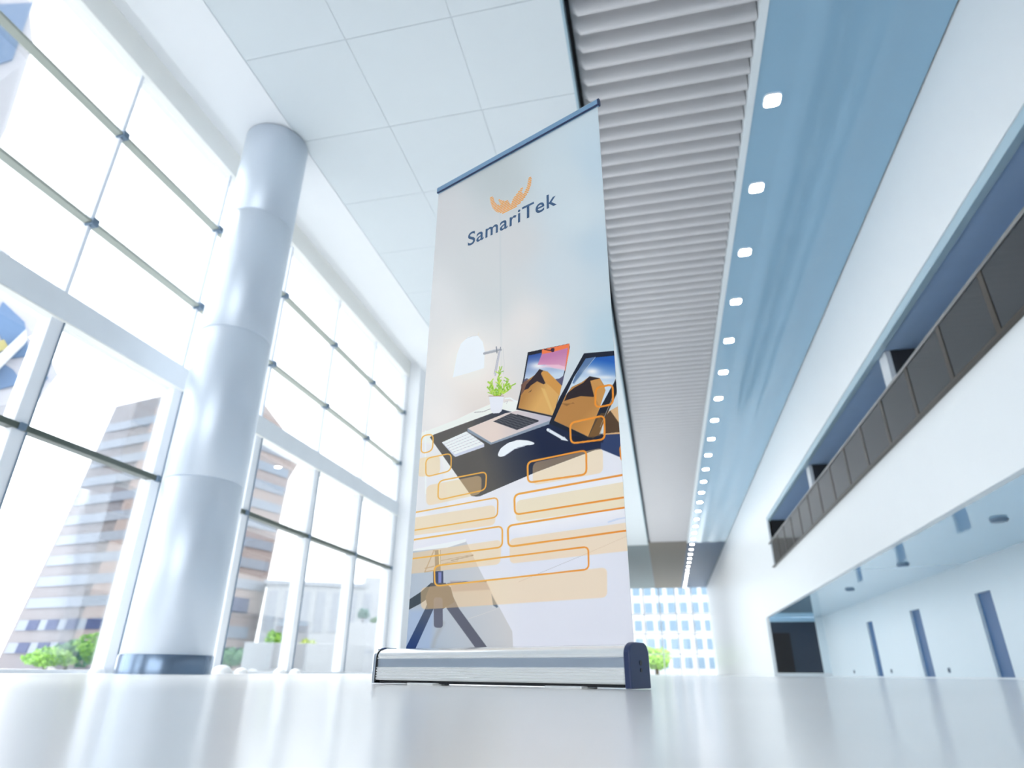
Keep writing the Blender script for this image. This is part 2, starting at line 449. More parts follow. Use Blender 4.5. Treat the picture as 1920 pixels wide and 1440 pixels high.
def cassette_profile():
    p = []
    # front bottom, fluted lower front, flat inset, rounded top, back
    p += [(D0 + .004, .012), (D0, .016)]
    z = .016
    for k in range(4):
        p += [(D0, z + .003), (D0 + .003, z + .0045), (D0 + .003, z + .006), (D0, z + .0075)]; z += .0078
    p += [(D0, .050), (D0 + .004, .0515), (D0 + .004, .074), (D0 + .001, .0755), (D0 + .001, .0785), (D0 + .004, .0795), (D0 + .003, .0825)]
    for k in range(9):
        a = math.pi - k * math.pi / 2 / 8
        p.append((D0 + .038 + .035 * math.cos(a), .084 + .022 * math.sin(a)))
    p += [(-.006, .107), (-.006, .102), (.004, .102), (.004, .107), (D1 - .012, .107)]
    p += [(D1 - .004, .103), (D1, .094), (D1, .016), (D1 - .004, .012)]
    return p


pr = cassette_profile()
mb = MB(); n = len(pr)
for i in range(n):
    a, b = pr[i], pr[(i + 1) % n]
    mat = M['alu']
    if abs(a[0] - (D0 + .004)) < 1e-6 and abs(b[0] - (D0 + .004)) < 1e-6 and b[1] - a[1] > .015: mat = M['alu_dark']
    mb.poly([(x0, a[0], a[1]), (x0, b[0], b[1]), (x1, b[0], b[1]), (x1, a[0], a[1])], mat, False)
mb.poly([(x0, p[0], p[1]) for p in reversed(pr)], M['alu']); mb.poly([(x1, p[0], p[1]) for p in pr], M['alu'])
mb.build('cassette', stand)


def cap_pts(g, z0):
    p = [(D0 - g, z0), (D0 - g, .075)]
    for k in range(9):
        a = math.pi - k * math.pi / 2 / 8; p.append((D0 + .036 + (.036 + g) * math.cos(a), .08 + (.027 + g) * math.sin(a)))
    for k in range(1, 9):
        a = math.pi / 2 - k * math.pi / 2 / 8; p.append((D1 - .026 + (.026 + g) * math.cos(a), .08 + (.027 + g) * math.sin(a)))
    p += [(D1 + g, z0)]
    return p


c = cap_pts(.004, .002)
mb = MB(); mb.prism([(x1, q[0], q[1]) for q in c], [(x1 + .018, q[0], q[1]) for q in c], M['cap_navy'])
cp = mb.build('end_cap', stand, bevel=.003); cp['label'] = 'dark navy plastic end cap'
for z_, r_ in ((.062, .0065), (.045, .005)):
    s_ = MB(); m_ = []
    ring0 = [(x1 + .0175, -.03 + r_ * math.cos(a), z_ + r_ * math.sin(a)) for a in [k * math.pi / 8 for k in range(16)]]
    ring1 = [(x1 + .0195, q[1], q[2]) for q in ring0]
    s_.prism(ring0, ring1, M['cap_black']); s_.build('screw', cp)
mb = MB(); mb.prism([(x0 - .003, q[0], q[1]) for q in cap_pts(.0, .008)], [(x0, q[0], q[1]) for q in cap_pts(.0, .008)], M['cap_black'])
mb.prism([(x0 - .014, q[0], q[1]) for q in c], [(x0 - .003, q[0], q[1]) for q in c], M['chrome'])
cp = mb.build('end_cap', stand, bevel=.002); cp['label'] = 'bright chrome end cap with dark seam'
# underside tray and fold-out feet
mb = MB(); mb.box(x0 + .01, x1 - .01, D0 + .012, D1 - .01, .004, .0125, M['cap_black']); mb.build('underside', stand)
for xa in (.10, .62):
    mb = MB(); mb.prism([(xa, D0 + .0, .0), (xa + .12, D0 - .012, .0), (xa + .135, D0 + .05, .0), (xa, D0 + .06, .0)],
                        [(xa, D0 + .0, .006), (xa + .12, D0 - .012, .006), (xa + .135, D0 + .05, .006), (xa, D0 + .06, .006)], M['alu'])
    mb.build('foot', stand, bevel=.002)
# pole behind and clip rail at the top
mb = MB(); mb.lathe(.425, .013, [(.008, .1), (.008, 2.085)], M['alu'], 16); mb.build('pole', stand)
mb = MB(); q = [(-.007, 2.078), (-.009, 2.083), (-.009, 2.105), (-.004, 2.113), (.004, 2.113), (.008, 2.106), (.008, 2.083), (.006, 2.078)]
mb.prism([(-.004, a, b) for a, b in q], [(BW + .004, a, b) for a, b in q], M['rail_blue'])
rl = mb.build('clip_rail', stand)
mb = MB(); mb.prism([(BW + .004, a * 1.1, b) for a, b in q], [(BW + .009, a * 1.1, b) for a, b in q], M['cap_navy']); mb.build('rail_cap', rl)
mb = MB(); mb.box(-.002, BW + .006, -.0105, -.0055, 2.0745, 2.0795, M['cap_navy']); mb.build('rail_seam', rl)

# ---------------------------------------------------------------- the printed sheet (drawn point by point on a fine mesh)
Hm = np.array([[192.83038704718527, 199.11367776379967, 757.0], [-328.6072016344403, -360.40041430097625, 1215.0],
               [-0.26142107612270726, 0.19871858849184124, 1.0]])
Hi = np.linalg.inv(Hm)


def to_uv(x, y):
    q_ = Hi @ np.array([x, y, 1.0]); return q_[0] / q_[2], q_[1] / q_[2]


NX, NY = 520, 1100
U, V = np.meshgrid(np.linspace(0, BW, NX), np.linspace(0, BH, NY))
W_ = Hm[2, 0] * U + Hm[2, 1] * V + 1
X = (Hm[0, 0] * U + Hm[0, 1] * V + Hm[0, 2]) / W_
Y = (Hm[1, 0] * U + Hm[1, 1] * V + Hm[1, 2]) / W_
IMG = np.zeros((NY, NX, 3))
z5 = lambda pts: [(740 + a / 4.174, 580 + b / 4.174) for a, b in pts]
z6 = lambda pts: [(740 + a / 4.174, 880 + b / 4.174) for a, b in pts]
z7 = lambda pts: [(740 + a / 7.385, 1020 + b / 7.385) for a, b in pts]


def edge_dist(pts, closed, XX, YY):
    d = np.full(XX.shape, 1e9)
    n_ = len(pts)
    for i in range(n_ if closed else n_ - 1):
        ax, ay = pts[i]; bx, by = pts[(i + 1) % n_]
        vx, vy = bx - ax, by - ay; L = vx * vx + vy * vy + 1e-9
        t_ = np.clip(((XX - ax) * vx + (YY - ay) * vy) / L, 0, 1)
        d = np.minimum(d, np.hypot(XX - ax - t_ * vx, YY - ay - t_ * vy))
    return d


def window(pts, pad):
    xs_ = [p[0] for p in pts]; ys_ = [p[1] for p in pts]
    m_ = (X > min(xs_) - pad) & (X < max(xs_) + pad) & (Y > min(ys_) - pad) & (Y < max(ys_) + pad)
    return np.nonzero(m_)


def cover(pts, soft, XX, YY):
    ins = np.zeros(XX.shape, bool); n_ = len(pts)
    for i in range(n_):
        ax, ay = pts[i]; bx, by = pts[(i + 1) % n_]
        if ay == by: continue
        cnd = ((YY < ay) != (YY < by)) & (XX < (bx - ax) * (YY - ay) / (by - ay) + ax)
        ins ^= cnd
    d = edge_dist(pts, True, XX, YY)
    sd = np.where(ins, d, -d)
    return np.clip(sd / soft + .5, 0, 1)


def blend(idx, a, col):
    IMG[idx] = IMG[idx] * (1 - a[:, None]) + col * a[:, None]


def fill(pts, col, alpha=1.0, soft=.5, grad=None):
    """col 0-255; grad = (col2, (x0,y0), (x1,y1)) blends to col2 along the line"""
    idx = window(pts, soft + 1)
    XX, YY = X[idx], Y[idx]
    a = cover(pts, soft, XX, YY) * alpha
    c_ = np.array(col, float)[None, :] / 255
    if grad:
        c2, g0, g1 = grad; vx, vy = g1[0] - g0[0], g1[1] - g0[1]
        t_ = np.clip(((XX - g0[0]) * vx + (YY - g0[1]) * vy) / (vx * vx + vy * vy), 0, 1)[:, None]
        c_ = c_ * (1 - t_) + np.array(c2, float)[None, :] / 255 * t_
    blend(idx, a, c_)


def stroke(pts, col, wd, alpha=1.0, closed=False, soft=.5, col2=None):
    idx = window(pts, wd + soft + 1); XX, YY = X[idx], Y[idx]
    a = np.clip((wd / 2 - edge_dist(pts, closed, XX, YY)) / soft + .5, 0, 1) * alpha
    c_ = np.array(col, float)[None, :] / 255
    if col2:
        t_ = np.clip((XX - 860) / 300, 0, 1)[:, None]; c_ = c_ * (1 - t_) + np.array(col2, float)[None, :] / 255 * t_
    blend(idx, a, c_)


def rnd(pts, r):
    out = []; n_ = len(pts)
    for i in range(n_):
        p = np.array(pts[i]); a = np.array(pts[i - 1]); b = np.array(pts[(i + 1) % n_])
        pa = p + (a - p) / np.linalg.norm(a - p) * min(r, np.linalg.norm(a - p) * .48); pb = p + (b - p) / np.linalg.norm(b - p) * min(r, np.linalg.norm(b - p) * .48)
        for k in range(6):
            t_ = k / 5; out.append(tuple((1 - t_) ** 2 * pa + 2 * t_ * (1 - t_) * p + t_ * t_ * pb))
    return out


def glow(cx_, cy_, rx, ry, col, alpha):
    a = np.exp(-((X - cx_) / rx) ** 2 - ((Y - cy_) / ry) ** 2)[..., None] * alpha
    IMG[:] = IMG * (1 - a) + np.array(col) / 255 * a


# room wall behind the desk
cp_ = [((830, 400), (205, 209, 214)), ((935, 330), (186, 197, 202)), ((965, 450), (205, 209, 213)), ((1060, 330), (196, 212, 222)),
       ((1125, 300), (184, 206, 222)), ((1120, 450), (182, 204, 220)), ((1050, 500), (200, 214, 224)), ((900, 500), (206, 212, 216)),
       ((820, 560), (220, 224, 228)), ((800, 740), (226, 228, 230)), ((905, 740), (222, 216, 212)), ((985, 600), (226, 224, 224)),
       ((1060, 620), (205, 216, 224)), ((1135, 620), (178, 204, 220)), ((925, 560), (204, 212, 216)), ((1080, 400), (200, 216, 226)), ((1150, 760), (195, 212, 224))]
num = np.zeros_like(IMG); den = np.zeros(X.shape)
for (px_, py_), c_ in cp_:
    w_ = 1 / (((X - px_) ** 2 + (Y - py_) ** 2) + 900) ** 1.6
    num += w_[..., None] * np.array(c_) / 255; den += w_
IMG[:] = num / den[..., None]
fill([(938, 300), (941, 300), (941, 690), (938, 690)], (188, 200, 206), .35, 3.0)
glow(880, 670, 62, 66, (250, 246, 242), .7)
glow(830, 780, 40, 40, (244, 240, 238), .5)
# lamp
fill(z5([(455, 512), (490, 330), (520, 250), (575, 195), (650, 182), (690, 232), (704, 300), (698, 435), (580, 475)]), (246, 250, 251), 1, .8)
stroke(z5([(560, 208), (610, 188), (650, 182)]), (206, 208, 208), .6)
stroke(z5([(654, 182), (660, 160)]), (230, 224, 205), .8)
stroke(z5([(700, 322), (830, 290)]), (168, 172, 180), 4.0); stroke(z5([(700, 312), (815, 282)]), (200, 204, 212), 1.4)
stroke(z5([(795, 268), (800, 315)]), (130, 136, 146), 2.0); stroke(z5([(828, 270), (818, 318)]), (140, 146, 156), 1.6)
stroke(z5([(822, 300), (785, 490)]), (190, 192, 204), 2.6); stroke(z5([(812, 310), (776, 480)]), (150, 154, 170), .8)
stroke(z5([(848, 280), (855, 400), (850, 480)]), (200, 205, 208), .7)
# desk top, white
fill(z5([(0, 990), (225, 942), (480, 840), (620, 770), (745, 715), (880, 690), (960, 690), (1240, 800), (1620, 1050), (1760, 1110), (2000, 1150), (2000, 2800), (0, 2800)]),
     (243, 240, 238), 1, 1.2, ((226, 231, 243), (900, 780), (985, 930)))
stroke(z5([(620, 782), (690, 775), (745, 752)]), (170, 170, 172), 1.2)
stroke(z5([(860, 670), (900, 665), (930, 685), (950, 690)]), (240, 242, 245), 2.5)
fill(z6([(350, -200), (0, -290), (0, 330), (420, 330)]), (222, 228, 236), .6, 6)
stroke(z6([(238, -320), (236, 170)]), (240, 243, 246), 2.5, .8)
# lower right panel and desk front
fill(z6([(900, 500), (1830, 250), (1900, 1500), (900, 1500)]), (222, 228, 243), .75, 30)
fill(z6([(900, 160), (1800, 0), (1800, 340), (1000, 480), (880, 420)]), (238, 241, 247), .7, 25)
stroke(z6([(955, 850), (1130, 775), (1480, 625), (1810, 478)]), (196, 198, 206), .9)
stroke(z6([(1660, 372), (1740, 345), (1800, 335)]), (196, 212, 238), 3.2, .7)
# floor seen under the desk with tripod
fill(z6([(100, 612), (545, 535), (640, 740), (760, 975), (900, 1240), (908, 1420), (0, 1420)]), (178, 192, 208), 1, .8, ((206, 208, 212), (790, 1130), (935, 1090)))
fill(z6([(95, 1080), (300, 1080), (260, 1420), (40, 1420)]), (160, 184, 220), .7, 12)
stroke(z6([(360, 1180), (300, 1300), (270, 1400)]), (165, 170, 176), 7, .5, soft=6)
stroke(z6([(560, 1145), (800, 1060)]), (214, 216, 218), 1.0, .8)
fill(z6([(110, 612), (545, 520), (545, 542), (400, 590), (120, 622)]), (242, 244, 248), .95, 1.5)
fill(z6([(420, 850), (700, 850), (730, 915), (430, 935)]), (170, 162, 168), .8, 3)
stroke(z6([(400, 870), (500, 858), (700, 852)]), (95, 95, 100), 1.6, .9)
stroke(z6([(430, 690), (600, 648)]), (140, 130, 120), 1.6)
for a_, b_ in (((395, 350), (515, 70)), ((395, 350), (560, 320)), ((400, 300), (520, 270)), ((515, 55), (610, 50)), ((620, 190), (1060, 100)), ((640, 235), (850, 190))):
    stroke(z7([a_, b_]), (150, 135, 118), 2.0 if b_[1] < 330 and a_[0] < 600 else 1.2, .8)
fill(z7([(160, 745), (340, 625), (480, 500), (540, 640), (330, 790), (155, 885)]), (62, 74, 86), 1, .8)
fill(z7([(400, 850), (460, 700), (560, 800), (510, 860), (240, 1450), (100, 1450)]), (76, 88, 112), 1, .8, ((30, 60, 118), (800, 1150), (770, 1212)))
fill(z7([(690, 850), (640, 700), (760, 640), (860, 850), (1270, 1420), (1100, 1420)]), (98, 102, 118), 1, .8)
fill(z7([(400, 700), (480, 500), (680, 500), (750, 560), (800, 760), (640, 860), (430, 850)]), (92, 92, 96), 1, .8)
fill(rnd(z7([(512, 700), (636, 700), (636, 1120), (512, 1120)]), 6), (100, 104, 122), 1, .8)
fill(z7([(535, 50), (612, 50), (612, 330), (535, 330)]), (120, 112, 104), .9, 1)
fill(z7([(508, 335), (648, 335), (648, 500), (508, 500)]), (66, 76, 104), 1, .8); fill(z7([(580, 350), (625, 350), (620, 500), (580, 500)]), (130, 140, 196), 1, 1.2)
stroke(z7([(595, 45), (600, 250)]), (244, 226, 196), 2.2)
stroke(z7([(1330, 700), (1325, 830), (1400, 830)]), (205, 214, 220), 1.4)
fill(z7([(1310, 650), (1400, 820), (1380, 835), (1330, 800)]), (74, 92, 116), .8, 1.5)
# dark desk mat
fill(z5([(272, 982), (305, 960), (745, 790), (840, 755), (905, 772), (1240, 860), (1500, 950), (1625, 935), (1602, 1055), (1560, 1060), (1100, 1240), (660, 1435), (630, 1440), (590, 1435)]),
     (92, 90, 88), 1, .7, ((22, 34, 64), (905, 860), (1010, 820)))
fill(z5([(1605, 1000), (1625, 925), (1765, 900), (1765, 1118), (1602, 1052)]), (44, 62, 104), 1, 1.0)
fill(z5([(1340, 960), (1640, 930), (1620, 1000), (1400, 1000)]), (14, 20, 38), .8, 3)
# laptop base
fill(z5([(565, 905), (750, 1012), (1240, 815), (1240, 850), (745, 1032), (565, 932)]), (140, 154, 172), 1, .6)
fill(z5([(567, 908), (860, 785), (955, 762), (1240, 812), (1225, 828), (750, 1016)]), (226, 212, 205), 1, .6, ((186, 186, 204), (930, 800), (1030, 790)))
fill(z5([(765, 850), (905, 783), (1125, 842), (950, 914)]), (56, 60, 70), 1, .6)
for k in range(1, 6):
    t_ = k / 6; a_ = (765 + 140 * t_, 850 - 67 * t_); b_ = (950 + 175 * t_, 914 - 72 * t_); stroke(z5([a_, b_]), (150, 152, 160), .45, .8)
for k in range(1, 12):
    t_ = k / 12; a_ = (765 + 185 * t_, 850 + 64 * t_); b_ = (905 + 220 * t_, 783 + 59 * t_); stroke(z5([a_, b_]), (140, 142, 150), .3, .6)
stroke(z5([(955, 795), (1115, 838)]), (36, 38, 50), 2.0)


def screen(frame_, pic, sky_g, mnt, sand, shade, ridge, frame_col):
    fill(frame_, frame_col, 1, .6)
    fill(pic, (44, 92, 172), 1, .5, sky_g)


# first laptop screen
fill(z5([(1040, 305), (1365, 230), (1368, 260), (1335, 430), (1237, 812), (945, 755), (1003, 510)]), (32, 34, 46), 1, .6)
fill(z5([(1150, 282), (1366, 231), (1362, 300), (1330, 445), (1318, 440), (1348, 268), (1150, 310)]), (238, 122, 78), 1, .6)
pic1 = z5([(1046, 330), (1352, 262), (1328, 430), (1232, 797), (962, 742), (1012, 515)])
fill(pic1, (52, 84, 158), 1, .5, ((196, 214, 232), (1000, 658), (1008, 700)))
glw = z5([(1120, 410)])[0]
idx = window(pic1, 2); aa = np.exp(-((X[idx] - glw[0]) / 16) ** 2 - ((Y[idx] - glw[1]) / 7) ** 2) * .9 * cover(pic1, .5, X[idx], Y[idx]); blend(idx, aa, np.array([[.95, .96, .97]]))
fill(z5([(1155, 300), (1352, 262), (1328, 430), (1240, 425), (1180, 400), (1115, 402)]), (206, 128, 172), .88, 1, ((226, 160, 188), (1030, 660), (1040, 690)))
fill(z5([(1150, 296), (1362, 245), (1358, 262), (1240, 298), (1150, 318)]), (240, 124, 70), .95, .7)
stroke(z5([(1170, 280), (1215, 288), (1245, 278)]), (50, 26, 40), 1.8); fill(rnd(z5([(1218, 270), (1248, 266), (1246, 300), (1220, 300)]), 3), (60, 34, 60), 1, .6)
fill(z5([(1130, 425), (1180, 400), (1280, 398), (1328, 412), (1326, 442), (1230, 425), (1180, 420)]), (236, 206, 222), .7, 1.5)
fill(z5([(1005, 520), (1030, 508), (1100, 540), (1000, 570)]), (86, 84, 108), 1, .8); fill(z5([(1245, 512), (1285, 505), (1322, 478), (1305, 560), (1280, 560)]), (84, 84, 112), 1, .8)
fill(z5([(1000, 562), (1015, 535), (1110, 470), (1128, 438), (1190, 452), (1240, 500), (1302, 562), (1234, 797), (962, 742), (985, 630)]), (176, 128, 70), 1, .5, ((214, 168, 100), (985, 730), (1010, 745)))
fill(z5([(985, 560), (1015, 530), (1060, 520), (1020, 590), (985, 640)]), (110, 80, 70), .9, 1)
fill(z5([(1010, 600), (1025, 560), (1095, 478), (1130, 434), (1158, 445), (1140, 470), (1176, 545), (1160, 553), (1110, 530), (1060, 565), (1040, 590)]), (46, 34, 42), 1, .7)
fill(z5([(1145, 458), (1190, 450), (1240, 500), (1300, 560), (1285, 640), (1215, 570), (1178, 540)]), (206, 150, 76), 1, .7)
fill(z5([(1140, 580), (1170, 590), (1240, 780), (1225, 790)]), (222, 190, 120), .7, 2)
fill(z5([(1040, 620), (1070, 595), (1060, 612)]), (70, 50, 44), .9, 1)
# second laptop
fill(z5([(1478, 305), (1715, 280), (1735, 480), (1735, 600), (1505, 985), (1200, 860), (1285, 655)]), (20, 28, 46), 1, .6)
pic2 = z5([(1492, 345), (1718, 318), (1726, 500), (1592, 745), (1505, 955), (1240, 835), (1330, 640), (1400, 490)])
fill(pic2, (32, 92, 178), 1, .5, ((196, 216, 234), (1128, 665), (1122, 705)))
fill(z5([(1492, 345), (1572, 330), (1400, 545), (1385, 540), (1410, 480)]), (84, 114, 156), .9, .8); stroke(z5([(1565, 335), (1400, 540)]), (176, 196, 220), .7)
idx = window(pic2, 2)
for gx_, gy_, rx_, ry_, al_ in ((1540, 445, 14, 7, .9), (1640, 490, 22, 4, .7)):
    g_ = z5([(gx_, gy_)])[0]; aa = np.exp(-((X[idx] - g_[0]) / rx_) ** 2 - ((Y[idx] - g_[1]) / ry_) ** 2) * al_ * cover(pic2, .5, X[idx], Y[idx]); blend(idx, aa, np.array([[.95, .96, .97]]))
fill(z5([(1330, 640), (1380, 570), (1460, 530), (1520, 485), (1600, 497), (1640, 560), (1592, 745), (1505, 955), (1240, 835)]), (178, 128, 70), 1, .6, ((212, 160, 92), (1090, 770), (1120, 800)))
fill(z5([(1322, 680), (1345, 620), (1400, 575), (1470, 535), (1520, 483), (1600, 497), (1575, 512), (1528, 520), (1562, 620), (1550, 645), (1450, 640), (1380, 660)]), (40, 30, 36), 1, .8)
fill(z5([(1525, 518), (1598, 500), (1645, 590), (1600, 720), (1555, 640)]), (196, 144, 80), 1, .8)
fill(z5([(1300, 700), (1400, 700), (1390, 690), (1340, 720)]), (110, 76, 44), .6, 2)
# things right of it
fill(z5([(1726, 480), (1765, 470), (1765, 760), (1640, 720)]), (196, 212, 224), 1, .8)
fill(z5([(1660, 760), (1765, 700), (1765, 930), (1620, 940)]), (214, 176, 130), 1, 1)
fill(z5([(1640, 800), (1680, 748), (1760, 860), (1765, 915), (1640, 930)]), (82, 62, 44), 1, .8)
fill(z5([(1505, 962), (1590, 800), (1700, 590), (1722, 500), (1738, 560), (1730, 620), (1650, 790), (1590, 940), (1545, 968)]), (74, 60, 44), 1, .7)
fill(z5([(1600, 770), (1725, 500), (1732, 600), (1640, 770)]), (20, 26, 40), .95, .8)
stroke(z5([(1600, 880), (1700, 640)]), (150, 160, 170), .8)
fill(z5([(1385, 880), (1400, 870), (1590, 800), (1630, 830), (1600, 950), (1500, 960)]), (196, 132, 56), .35, 1)
# stylus, mouse, keyboard
stroke(z5([(1192, 908), (1305, 972)]), (226, 236, 248), 5.6); fill(z5([(1290, 984), (1318, 960), (1350, 994)]), (226, 236, 248), 1, .5); stroke(z5([(1208, 900), (1198, 922)]), (140, 156, 190), .6)
fill(rnd(z5([(798, 1108), (820, 1060), (880, 1015), (960, 990), (1040, 995), (1088, 1012), (1080, 1026), (1010, 1034), (940, 1056), (880, 1100), (835, 1126), (805, 1124)]), 5), (240, 245, 253), 1, .6)
stroke(z5([(850, 1118), (930, 1062), (1010, 1038)]), (186, 196, 214), 1.0)
fill(z5([(366, 1022), (556, 932), (694, 1026), (694, 1050), (470, 1132), (455, 1122)]), (206, 214, 232), 1, .6)
fill(z5([(366, 1020), (556, 932), (692, 1026), (465, 1112)]), (244, 242, 246), 1, .6)
for k in range(1, 6):
    t_ = k / 6; stroke(z5([(366 + 99 * t_, 1020 + 92 * t_), (556 + 136 * t_, 932 + 94 * t_)]), (176, 176, 190), .55)
# plant
rs = np.random.RandomState(3)
for br in (((800, 660), (820, 580), (800, 520), (830, 440)), ((800, 660), (770, 600), (750, 540)), ((810, 650), (850, 590), (890, 520)), ((800, 660), (750, 630), (735, 590)), ((815, 650), (880, 610), (920, 560))):
    stroke(z5(list(br)), (150, 110, 60), .9)
    for s_ in range(len(br) - 1):
        for k in range(9):
            t_ = rs.rand(); bx = br[s_][0] * (1 - t_) + br[s_ + 1][0] * t_; by = br[s_][1] * (1 - t_) + br[s_ + 1][1] * t_
            a_ = -math.pi / 2 + rs.uniform(-1.3, 1.3); l_ = rs.uniform(22, 42)
            g_ = rs.rand(); stroke(z5([(bx, by), (bx + l_ * math.cos(a_), by + l_ * math.sin(a_))]), (120 + 70 * g_, 178 + 45 * g_, 50 + 40 * g_), rs.uniform(1.4, 2.3))
fill(z5([(734, 652), (852, 648), (832, 768), (812, 784), (765, 788), (748, 765)]), (228, 233, 244), 1, .6)
stroke(z5([(734, 652), (850, 650)]), (150, 104, 76), 1.2); stroke(z5([(850, 700), (880, 690), (870, 710)]), (200, 200, 205), 1)
# peach blocks
PE = (250, 208, 147)
for pts in (z6([(190, 905), (1645, 728), (1645, 965), (190, 1078)]), z6([(885, 515), (1950, 350), (1950, 580), (885, 710)]),
            z6([(938, 215), (1950, 22), (1950, 225), (935, 382)]), z5([(1070, 1168), (1620, 1040), (1620, 1238), (1070, 1345)]),
            z6([(0, 385), (778, 248), (775, 408), (0, 518)]), z6([(0, 655), (822, 520), (812, 715), (0, 812)]),
            z6([(240, 108), (672, 18), (668, 165), (240, 268)]), z5([(170, 1150), (350, 1118), (350, 1270), (170, 1295)])):
    fill(rnd(pts, 11), PE, .46, .8)
OL, OR = (248, 182, 84), (226, 140, 42)
for pts, wd in ((z6([(297, 735), (1500, 567), (1502, 745), (300, 892)]), 3.0), (z6([(872, 412), (1950, 228), (1950, 415), (875, 577)]), 3.4),
                (z6([(925, 168), (1950, -35), (1950, 148), (928, 325)]), 3.4), (z5([(1030, 1163), (1490, 1062), (1490, 1252), (1032, 1325)]), 3.4),
                (z6([(-100, 368), (797, 190), (792, 345), (-100, 500)]), 2.4), (z6([(-100, 572), (830, 415), (828, 580), (-100, 712)]), 2.8),
                (z5([(337, 1322), (710, 1243), (702, 1385), (330, 1472)]), 2.4), (z5([(240, 1148), (438, 1103), (434, 1240), (238, 1293)]), 2.2),
                (z5([(208, 972), (300, 955), (292, 1088), (202, 1112)]), 2.2), (z5([(1365, 852), (1633, 788), (1636, 975), (1370, 1012)]), 3.6),
                (z5([(1568, 572), (1702, 543), (1702, 700), (1562, 728)]), 3.6), (z5([(1752, 1020), (1950, 980), (1950, 1120), (1765, 1150)]), 3.6)):
    stroke(rnd(pts, 10), OL, wd, 1, True, .8, OR)

PRINT_K = np.array([1.17, 1.08, 1.0])   # white balance of the print
LIN = np.where(IMG <= .04045, IMG / 12.92, ((IMG + .055) / 1.055) ** 2.4) * PRINT_K
LIN = np.clip(LIN, 0, .96)
me = bpy.data.meshes.new('banner_sheet')
co = np.zeros((NY * NX, 3)); co[:, 0] = U.ravel(); co[:, 2] = V.ravel() + .1025
ii = (np.arange(NY - 1)[:, None] * NX + np.arange(NX - 1)[None, :]).ravel()
quad = np.stack([ii, ii + 1, ii + NX + 1, ii + NX], 1)
nq = len(quad)
back = np.array([[0, BW, BW, 0], [.0015] * 4, [.1025, .1025, .1025 + BH, .1025 + BH]]).T
nv = NY * NX
me.vertices.add(nv + 4); me.vertices.foreach_set('co', np.concatenate([co, back]).ravel())
me.loops.add(nq * 4 + 4); me.loops.foreach_set('vertex_index', np.concatenate([quad.ravel(), [nv + 3, nv + 2, nv + 1, nv]]))
me.polygons.add(nq + 1); me.polygons.foreach_set('loop_start', np.arange(nq + 1) * 4)
me.update(calc_edges=True)
ca = me.color_attributes.new('print', 'FLOAT_COLOR', 'POINT')
cc = np.ones((nv + 4, 4)); cc[:nv, :3] = LIN.reshape(-1, 3); cc[nv:, :3] = .7
ca.data.foreach_set('color', cc.ravel())
mt = bpy.data.materials.new('printed_fabric'); mt.use_nodes = True; nt = mt.node_tree
at = nt.nodes.new('ShaderNodeAttribute'); at.attribute_name = 'print'
b = nt.nodes['Principled BSDF']; b.inputs['Roughness'].default_value = .55; b.inputs['Specular IOR Level'].default_value = .25
nt.links.new(at.outputs['Color'], b.inputs['Base Color'])
me.materials.append(mt)
sheet = bpy.data.objects.new('banner_sheet', me); COL.objects.link(sheet); sheet.parent = stand

# logo stripes
lg = [(678, 940), (708, 933), (716, 975), (745, 1008), (772, 1003), (748, 952), (800, 968), (836, 962), (864, 1003), (884, 945), (930, 885), (965, 840), (975, 850),
      (952, 903), (985, 888), (1010, 835), (1025, 756), (1052, 748), (1046, 820), (1018, 890), (980, 948), (930, 1005), (850, 1055), (790, 1082), (735, 1070), (700, 1035), (682, 985)]
lu = [to_uv(780 + a / 4.8, 170 + b / 4.8) for a, b in lg]
vmin, vmax = min(p[1] for p in lu), max(p[1] for p in lu)
mb = MB(); NB = 14; pitch = (vmax - vmin) / NB
for k in range(NB):
    va = vmin + pitch * (k + .22); vb = va + pitch * .56; vm = (va + vb) / 2
    xs_ = []
    for i in range(len(lu)):
        a, b_ = lu[i], lu[(i + 1) % len(lu)]
        if (a[1] < vm) != (b_[1] < vm): xs_.append(a[0] + (b_[0] - a[0]) * (vm - a[1]) / (b_[1] - a[1]))
    xs_.sort()
    for j in range(0, len(xs_) - 1, 2):
        if xs_[j + 1] - xs_[j] > .003:
            mb.box(xs_[j], xs_[j + 1], -.0006, -.0002, va + .1025, vb + .1025, M['logo_orange'])
lo = mb.build('logo', sheet); lo['label'] = 'orange striped crescent logo'
# wordmark
fc = bpy.data.curves.new('wordmark', 'FONT'); fc.body = 'SamariTek'; fc.size = .1; fc.offset = .0012; fc.space_character = 1.08
to = bpy.data.objects.new('wordmark_curve', fc); COL.objects.link(to)
bpy.context.view_layer.update()
tm = bpy.data.meshes.new_from_object(to.evaluated_get(bpy.context.evaluated_depsgraph_get()))
bpy.data.objects.remove(to)
vs_ = np.array([v.co[:] for v in tm.vertices])
mnx, mxx = vs_[:, 0].min(), vs_[:, 0].max(); mny, mxy = vs_[:, 1].min(), vs_[:, 1].max()
sx = (.6485 - .1969) / (mxx - mnx); sy = .0700 / (mxy - mny)
for v in tm.vertices:
    px_, py_ = v.co.x, v.co.y
    v.co = (.1969 + (px_ - mnx) * sx, -.0005, .1025 + 1.5842 + (py_ - mny) * sy)
tm.materials.clear(); tm.materials.append(M['logo_blue'])
wo = bpy.data.objects.new('lettering', tm); COL.objects.link(wo); wo.parent = sheet; wo['label'] = 'slate blue company wordmark'


# ------------------------------------------------------------------ outdoors
def polar(az, d, z=0.0):
    a = math.radians(az); return Vector((d * math.sin(a), d * math.cos(a), z))


